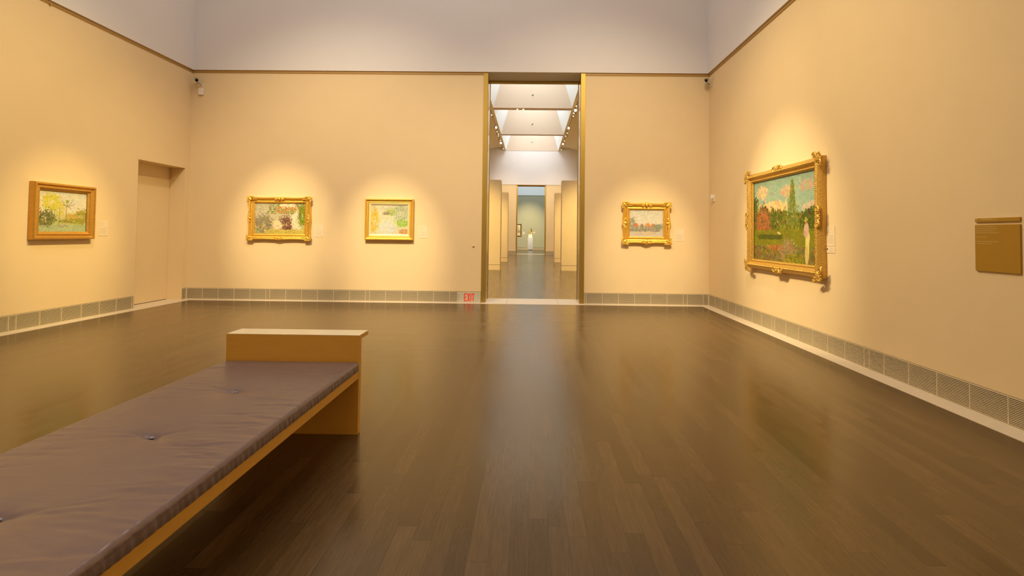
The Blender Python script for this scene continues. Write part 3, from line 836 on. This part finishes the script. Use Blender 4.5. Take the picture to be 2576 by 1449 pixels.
# ------------------------------------------------------------------ exit sign
ex = thing('exit_sign', 'pale EXIT sign with red letters set at floor level left of the doorway', 'sign', (-1.157, D, 0))
MB().box(-.216, .216, -.004, .03, .004, .196).build('plate', M['exit_plate'], ex, bevel=.002)
MB().box(-.198, -.195, -.0055, -.004, .05, .15).build('slot', M['dark'], ex)
def letter(polys):
    m = MB()
    for p in polys: m.poly_prism(p, -.0075, -.004, 'y')
    return m.build('letter', M['exit_red'], ex)
z0, z1 = .024, .168; st = .016
x = -.099; w_ = .050
letter([[(x, z0), (x+st, z0), (x+st, z1), (x, z1)], [(x+st, z0), (x+w_, z0), (x+w_, z0+.018), (x+st, z0+.018)],
        [(x+st, .088), (x+w_-.010, .088), (x+w_-.010, .106), (x+st, .106)], [(x+st, z1-.018), (x+w_, z1-.018), (x+w_, z1), (x+st, z1)]])
x = -.037; w_ = .048
letter([[(x, z0), (x+.017, z0), (x+w_, z1), (x+w_-.017, z1)], [(x+w_-.017, z0), (x+w_, z0), (x+.024+.0085, (z0+z1)/2), (x+.024, (z0+z1)/2-.012)],
        [(x, z1), (x+.024-.0085, (z0+z1)/2), (x+.024, (z0+z1)/2+.012), (x+.017, z1)]])
x = .021
letter([[(x, z0), (x+st, z0), (x+st, z1), (x, z1)]])
x = .047; w_ = .052
letter([[(x+.018, z0), (x+.034, z0), (x+.034, z1-.018), (x+.018, z1-.018)], [(x, z1-.018), (x+w_, z1-.018), (x+w_, z1), (x, z1)]])

# ------------------------------------------------------------------ small wall devices
def sec_cam(label, loc, target, mount):
    t = thing('security_camera', label, 'security camera', loc, 0, 'security cameras in the upper corners')
    d = (Vector(target)-Vector(loc)).normalized(); b0 = Vector(mount)-Vector(loc)
    MB().cyl(d*-.07, d*.06, .030, .030, 18).build('camera_body', M['plastic_grey'], t)
    MB().cyl(d*.058, d*.074, .034, .036, 18).build('lens_ring', M['plastic_white'], t)
    MB().cyl(d*.070, d*.079, .026, .026, 18).build('lens', M['black'], t)
    up = Vector((0, 0, 1)); sd = d.cross(up).normalized(); u2 = sd.cross(d)
    sh = MB(); v = []
    for k in range(7):
        a = -PI*.36+PI*.72*k/6
        o_ = u2*math.cos(a)*.039 + sd*math.sin(a)*.039
        v.append((o_+d*-.07, o_+d*.10, o_*1.08+d*-.07, o_*1.08+d*.10))
    vs = [[sh.bm.verts.new(q) for q in w] for w in v]
    for a, b_ in zip(vs, vs[1:]):
        sh.bm.faces.new((a[0], a[1], b_[1], b_[0])); sh.bm.faces.new((a[2], b_[2], b_[3], a[3]))
        sh.bm.faces.new((a[1], a[3], b_[3], b_[1])); sh.bm.faces.new((a[0], b_[0], b_[2], a[2]))
    sh.build('sun_shield', M['plastic_grey'], t)
    MB().tube([b0, b0*.6+Vector((0, 0, -.02)), d*-.02-u2*.028], [.009, .009, .010], 8).build('bracket_arm', M['plastic_grey'], t)
    n = Vector((0, -1, 0)) if abs(mount[1]-D) < .01 else Vector((-1, 0, 0))
    MB().cyl(b0, b0+n*.012, .028, .026, 16).build('mounting_plate', M['plastic_white'], t)
sec_cam('grey security camera high in the left corner above a white sensor box', (-6.40, 9.25, 4.165), (-1.5, 3.0, 1.2), (-6.36, D, 4.10))
sec_cam('grey security camera high in the right corner near the white wall', (3.26, 9.22, 4.215), (-.6, 1.5, 1.6), (XR, 9.26, 4.145))

ms = thing('motion_sensor', 'white sensor box on the back wall just under the left security camera', 'sensor', (-6.364, D, 3.966))
MB().poly_prism([(-.046, -.060), (.046, -.060), (.046, .063), (-.046, .063)], -.045, -.008, 'y').build('housing', M['plastic_white'], ms, bevel=.006)
MB().box(-.036, .036, -.010, 0, -.045, .050).build('wall_plate', M['plastic_grey'], ms)
ms.rotation_euler = (.10, .06, 0)
ms2 = thing('wall_sensor', 'small white two-part sensor on the right wall close to the corner', 'sensor', (XR, 9.10, 2.0), ROT['right'])
MB().box(-.034, .034, -.018, 0, -.062, .062).build('wall_plate', M['plastic_white'], ms2, bevel=.003)
MB().box(-.028, .028, -.062, -.018, -.012, .060).build('housing', M['plastic_white'], ms2, bevel=.008)
kb = thing('wall_button', 'round beige knob on the back wall just left of the doorway', 'button', (-1.092, D, 1.064))
MB().cyl((0, 0, 0), (0, -.008, 0), .025, .024, 20).build('rim', M['knob'], kb)
MB().ell((0, -.008, 0), (.021, .016, .021), None, 16, 10).build('dome', M['knob'], kb, True)
kb2 = dup(kb, (1.136, D2, 1.165), 'tiny round knob on the far wall right of the farthest doorway')

# ------------------------------------------------------------------ the bench
BX0, BX1 = -1.968, -1.102; BY = 3.199; LEN = 2.93
BW = BX1-BX0; bc = (BX0+BX1)/2
be = thing('museum_bench', 'long low maple bench with a brown tufted seat pad, in the left foreground', 'bench', (bc, BY, 0))
hw = BW/2
MB().box(-hw, hw, 0, .043, 0, .632).build('end_panel', M['maple'], be, bevel=.001)
MB().box(-hw, hw, .0432, .172, .606, .632).build('end_ledge', M['maple'], be, bevel=.001)
MB().box(-hw, hw, 0, .172, .632, .6345).build('ledge_top', M['lit_ledge'], be)
MB().box(-hw, hw, -LEN-.043, -LEN, 0, .632).build('end_panel', M['maple'], be, bevel=.001)
MB().box(-hw, hw, -LEN-.172, -LEN-.0432, .606, .632).build('end_ledge', M['maple'], be, bevel=.001)
MB().box(-hw, hw, -LEN-.172, -LEN, .632, .6345).build('ledge_top', M['lit_ledge'], be)
MB().box(-hw+.002, hw-.002, -LEN, -.0005, .357, .408).build('seat_board', M['maple'], be, bevel=.0015)

def cushion():
    w, l = BW+.002, LEN-.012
    th = .056; dx = .009
    nx, ny = int(w/dx)+1, int(l/dx)+1
    xs = np.linspace(-w/2, w/2, nx); ys = np.linspace(-l-.004, -.004, ny)
    X, Y = np.meshgrid(xs, ys, indexing='ij')
    rng = np.random.default_rng(11)
    ex_ = np.minimum(w/2-np.abs(X), np.minimum(-.004-Y, Y+l+.004))
    r = .013
    Zt = np.where(ex_ < r, th-r+np.sqrt(np.clip(r*r-(r-ex_)**2, 0, None)), th)
    Zt += .004*np.clip(ex_/.12, 0, 1)
    btn = [(0, -.607+-.5775*k) for k in range(4)]
    for bx, by in btn:
        d = np.hypot(X-bx, (Y-by))
        Zt -= .012*np.exp(-(d/.022)**2) + .007*np.exp(-(d/.085)**2)
        for _ in range(16):                                  # creases fanning out from each tuft
            a = rng.choice([0, PI])+rng.normal(0, .38); L = rng.uniform(.10, .34)
            u = (X-bx)*math.cos(a)+(Y-by)*math.sin(a); v_ = -(X-bx)*math.sin(a)+(Y-by)*math.cos(a)
            ampl = rng.uniform(.0012, .0034)*np.where((u > .012), np.exp(-u/L), 0)
            Zt -= ampl*np.exp(-(v_/rng.uniform(.005, .011))**2)
    for _ in range(210):                                     # pulled folds near the long edges
        sd = rng.choice([-1, 1], p=[.35, .65]); cx = sd*(w/2-rng.uniform(.02, .22)); cy = rng.uniform(-l, -.05)
        a = rng.normal(0, .16); L = rng.uniform(.05, .17)
        u = (X-cx)*math.cos(a)+(Y-cy)*math.sin(a); v_ = -(X-cx)*math.sin(a)+(Y-cy)*math.cos(a)+.4*u*u*rng.normal(0, 1)
        Zt += rng.choice([-1, 1])*rng.uniform(.0007, .0030)*np.exp(-(u/L)**2)*np.exp(-(v_/rng.uniform(.006, .014))**2)
    Zt = np.maximum(Zt, .012)
    verts = np.stack([X, Y, Zt], -1).reshape(-1, 3).tolist()
    idx = np.arange(nx*ny).reshape(nx, ny)
    faces = np.stack([idx[:-1, :-1], idx[1:, :-1], idx[1:, 1:], idx[:-1, 1:]], -1).reshape(-1, 4).tolist()
    per = [(i, 0) for i in range(nx)] + [(nx-1, j) for j in range(1, ny)] + [(i, ny-1) for i in range(nx-2, -1, -1)] + [(0, j) for j in range(ny-2, 0, -1)]
    rows = [[int(idx[p]) for p in per]]
    zl = [.036, .028, .020, .012, .004, 0]
    wav = [rng.uniform(-1, 1) for _ in per]
    for k, z in enumerate(zl):
        row = []
        for q, (i, j) in enumerate(per):
            x_, y_ = xs[i], ys[j]
            ph = (y_ if i in (0, nx-1) else x_)
            am = .0022*math.sin(PI*(k+1)/7)*(math.sin(ph*190+math.sin(ph*23)*2.2) + .5*math.sin(ph*71))
            sx_ = (1 if i == nx-1 else -1 if i == 0 else 0); sy_ = (1 if j == ny-1 else -1 if j == 0 else 0)
            blg = .004*math.sin(PI*(k+1)/7)
            verts.append((x_+sx_*(blg+am-.002), y_+sy_*(-.003), z)); row.append(len(verts)-1)
        rows.append(row)
    for A, B in zip(rows, rows[1:]):
        n = len(A)
        for q in range(n): faces.append((A[q], A[(q+1) % n], B[(q+1) % n], B[q]))
    faces.append(rows[-1])
    me = bpy.data.meshes.new('seat_pad'); me.from_pydata(verts, [], faces); me.materials.append(M['cushion'])
    bm = bmesh.new(); bm.from_mesh(me); bmesh.ops.recalc_face_normals(bm, faces=bm.faces); bm.to_mesh(me); bm.free()
    me.polygons.foreach_set('use_smooth', [True]*len(me.polygons))
    o = bpy.data.objects.new('seat_pad', me); C.objects.link(o); o.parent = be; o.location = (0, 0, .408)
    for bx, by in btn:
        MB().ell((bx, by, th-.0085), (.011, .009, .0045), None, 14, 8).build('tuft_button', M['button'], o, True)
cushion()

# ------------------------------------------------------------------ light
def area(name, loc, sx, sy, energy, col, rot=(0, 0, 0), spread=PI):
    l = bpy.data.lights.new(name, 'AREA'); l.shape = 'RECTANGLE'; l.size = sx; l.size_y = sy
    l.energy = energy; l.color = col; l.spread = spread
    o = bpy.data.objects.new(name, l); C.objects.link(o); o.location = loc; o.rotation_euler = rot
    return o
def spot(name, loc, tgt, energy, col, size, blend=1.0, rad=.03):
    l = bpy.data.lights.new(name, 'SPOT'); l.energy = energy; l.color = col
    l.spot_size = math.radians(size); l.spot_blend = blend; l.shadow_soft_size = rad
    o = bpy.data.objects.new(name, l); C.objects.link(o); o.location = loc
    o.rotation_euler = (Vector(tgt)-Vector(loc)).to_track_quat('-Z', 'Y').to_euler()
    return o
WARM = (1.0, .80, .45); FLOOD = (1.0, .81, .53); AMBER = (1.0, .77, .38); GOLD = (1.0, .75, .29); DAY = (1.0, .94, .915)
area('skylight_daylight', ((SX0+SX1)/2, (SY0+SY1)/2, ZC+.22), SX1-SX0-.2, SY1-SY0-.2, 335, DAY)
# accent lamps on the pictures
spot('accent_lamp', (-1.6, 6.7, 6.3), (XL, 6.83, 1.05), 1450, GOLD, 20)
spot('accent_lamp', (-4.5, 4.1, 6.3), (-4.74, D, 1.25), 2000, WARM, 20)
spot('accent_lamp', (-2.78, 4.1, 6.3), (-2.67, D, .95), 2300, WARM, 20)
spot('accent_lamp', (2.0, 4.1, 6.3), (2.17, D, .95), 1850, WARM, 20)
spot('accent_lamp', (-1.6, 6.6, 6.3), (XR, 6.6, 1.15), 2200, WARM, 27)
# general floods washing the walls
spot('flood_lamp', (-1.6, 5.0, 6.4), (XL, 6.2, .8), 880, GOLD, 70, 1, .1)
spot('flood_lamp', (-3.6, 4.4, 6.4), (-3.4, D, 1.0), 970, FLOOD, 80, 1, .1)
spot('flood_lamp', (1.4, 4.4, 6.4), (1.0, D, 1.0), 830, FLOOD, 80, 1, .1)
spot('flood_lamp', (-1.2, 5.2, 6.4), (XR, 5.8, .9), 860, AMBER, 74, 1, .1)
spot('flood_lamp', (-1.5, 3.4, 6.4), (-1.5, YN, 1.2), 520, AMBER, 80, 1, .1)  # unseen lamp added so bounce from the rear wall brightens the bench front
# second gallery
for a, b in bays:
    area('skylight_daylight', (0, (a+b)/2, ZT+.04), 2.0, (b-a)-.4, 165, (.93, .97, 1.0))
for s in (-1, 1):
    spot('accent_lamp', (s*1.80, 13.2, 6.5), (s*1.9, 17.85, 1.2), 2500, GOLD, 30)
    spot('accent_lamp', (s*1.80, 19.2, 6.5), (s*1.9, 23.24, 1.2), 1900, GOLD, 30)
    spot('flood_lamp', (s*1.80, 27.5, 6.5), (s*1.7, D2, 1.8), 720, FLOOD, 70)
spot('flood_lamp', (0, 26.2, 6.4), (0, D2, 5.7), 420, (1, .97, .95), 60)  # extra lamp added to brighten the white upper end wall
for yy in (14.5, 21.0, 27.5):
    for s in (-1, 1):
        spot('flood_lamp', (s*-.9, yy, 6.6), (s*XS, yy, 2.4), 950, AMBER, 85, 1, .1)  # added lamps; bounce off the side walls brightens the coves
area('skylight_daylight', (0, 37.5, 7.9), 5, 6, 330, (.90, .95, 1.0))
spot('accent_lamp', (-.6, 37.6, 7.2), (-.1, D3, .7), 3000, WARM, 44)
spot('accent_lamp', (.5, 37.6, 7.2), (-.066, 40.5, 1.5), 1500, WARM, 14)

w = bpy.data.worlds.new('world'); sc.world = w; w.use_nodes = True
w.node_tree.nodes['Background'].inputs[0].default_value = (.75, .85, 1, 1)
w.node_tree.nodes['Background'].inputs[1].default_value = .05

# ------------------------------------------------------------------ camera
f, px, py, yaw, pitch, roll = 1242.5123, 1322.569, 554.8292, .0113, .0276, .0112
cam = bpy.data.cameras.new('camera'); co = bpy.data.objects.new('camera', cam); C.objects.link(co)
cam.sensor_fit = 'HORIZONTAL'; cam.sensor_width = 36; cam.lens = f/2576*36
cam.shift_x = (1288-px)/2576; cam.shift_y = (py-724.5)/2576
def back_to_world(u, v, t=1.0):
    c, s = math.cos(roll), math.sin(roll); u, v = u*c+v*s, -u*s+v*c
    x, y, z = u, t, -v
    c, s = math.cos(pitch), math.sin(pitch); y, z = y*c-z*s, y*s+z*c
    c, s = math.cos(yaw), math.sin(yaw); x, y = x*c-y*s, x*s+y*c
    return Vector((x, y, z))
right = back_to_world(1, 0, 0); up = back_to_world(0, -1, 0); fwd = back_to_world(0, 0, 1)
R = Matrix((right, up, -fwd)).transposed()
co.matrix_world = Matrix.Translation((0, 0, EYE)) @ R.to_4x4()
cam.clip_start = .05
sc.camera = co

sc.view_settings.view_transform = 'Standard'; sc.view_settings.look = 'None'
sc.view_settings.exposure = 0; sc.view_settings.gamma = 1
sc.cycles.use_denoising = True; sc.cycles.denoising_prefilter = 'ACCURATE'
sc.cycles.max_bounces = 10; sc.cycles.diffuse_bounces = 5; sc.cycles.sample_clamp_indirect = 6
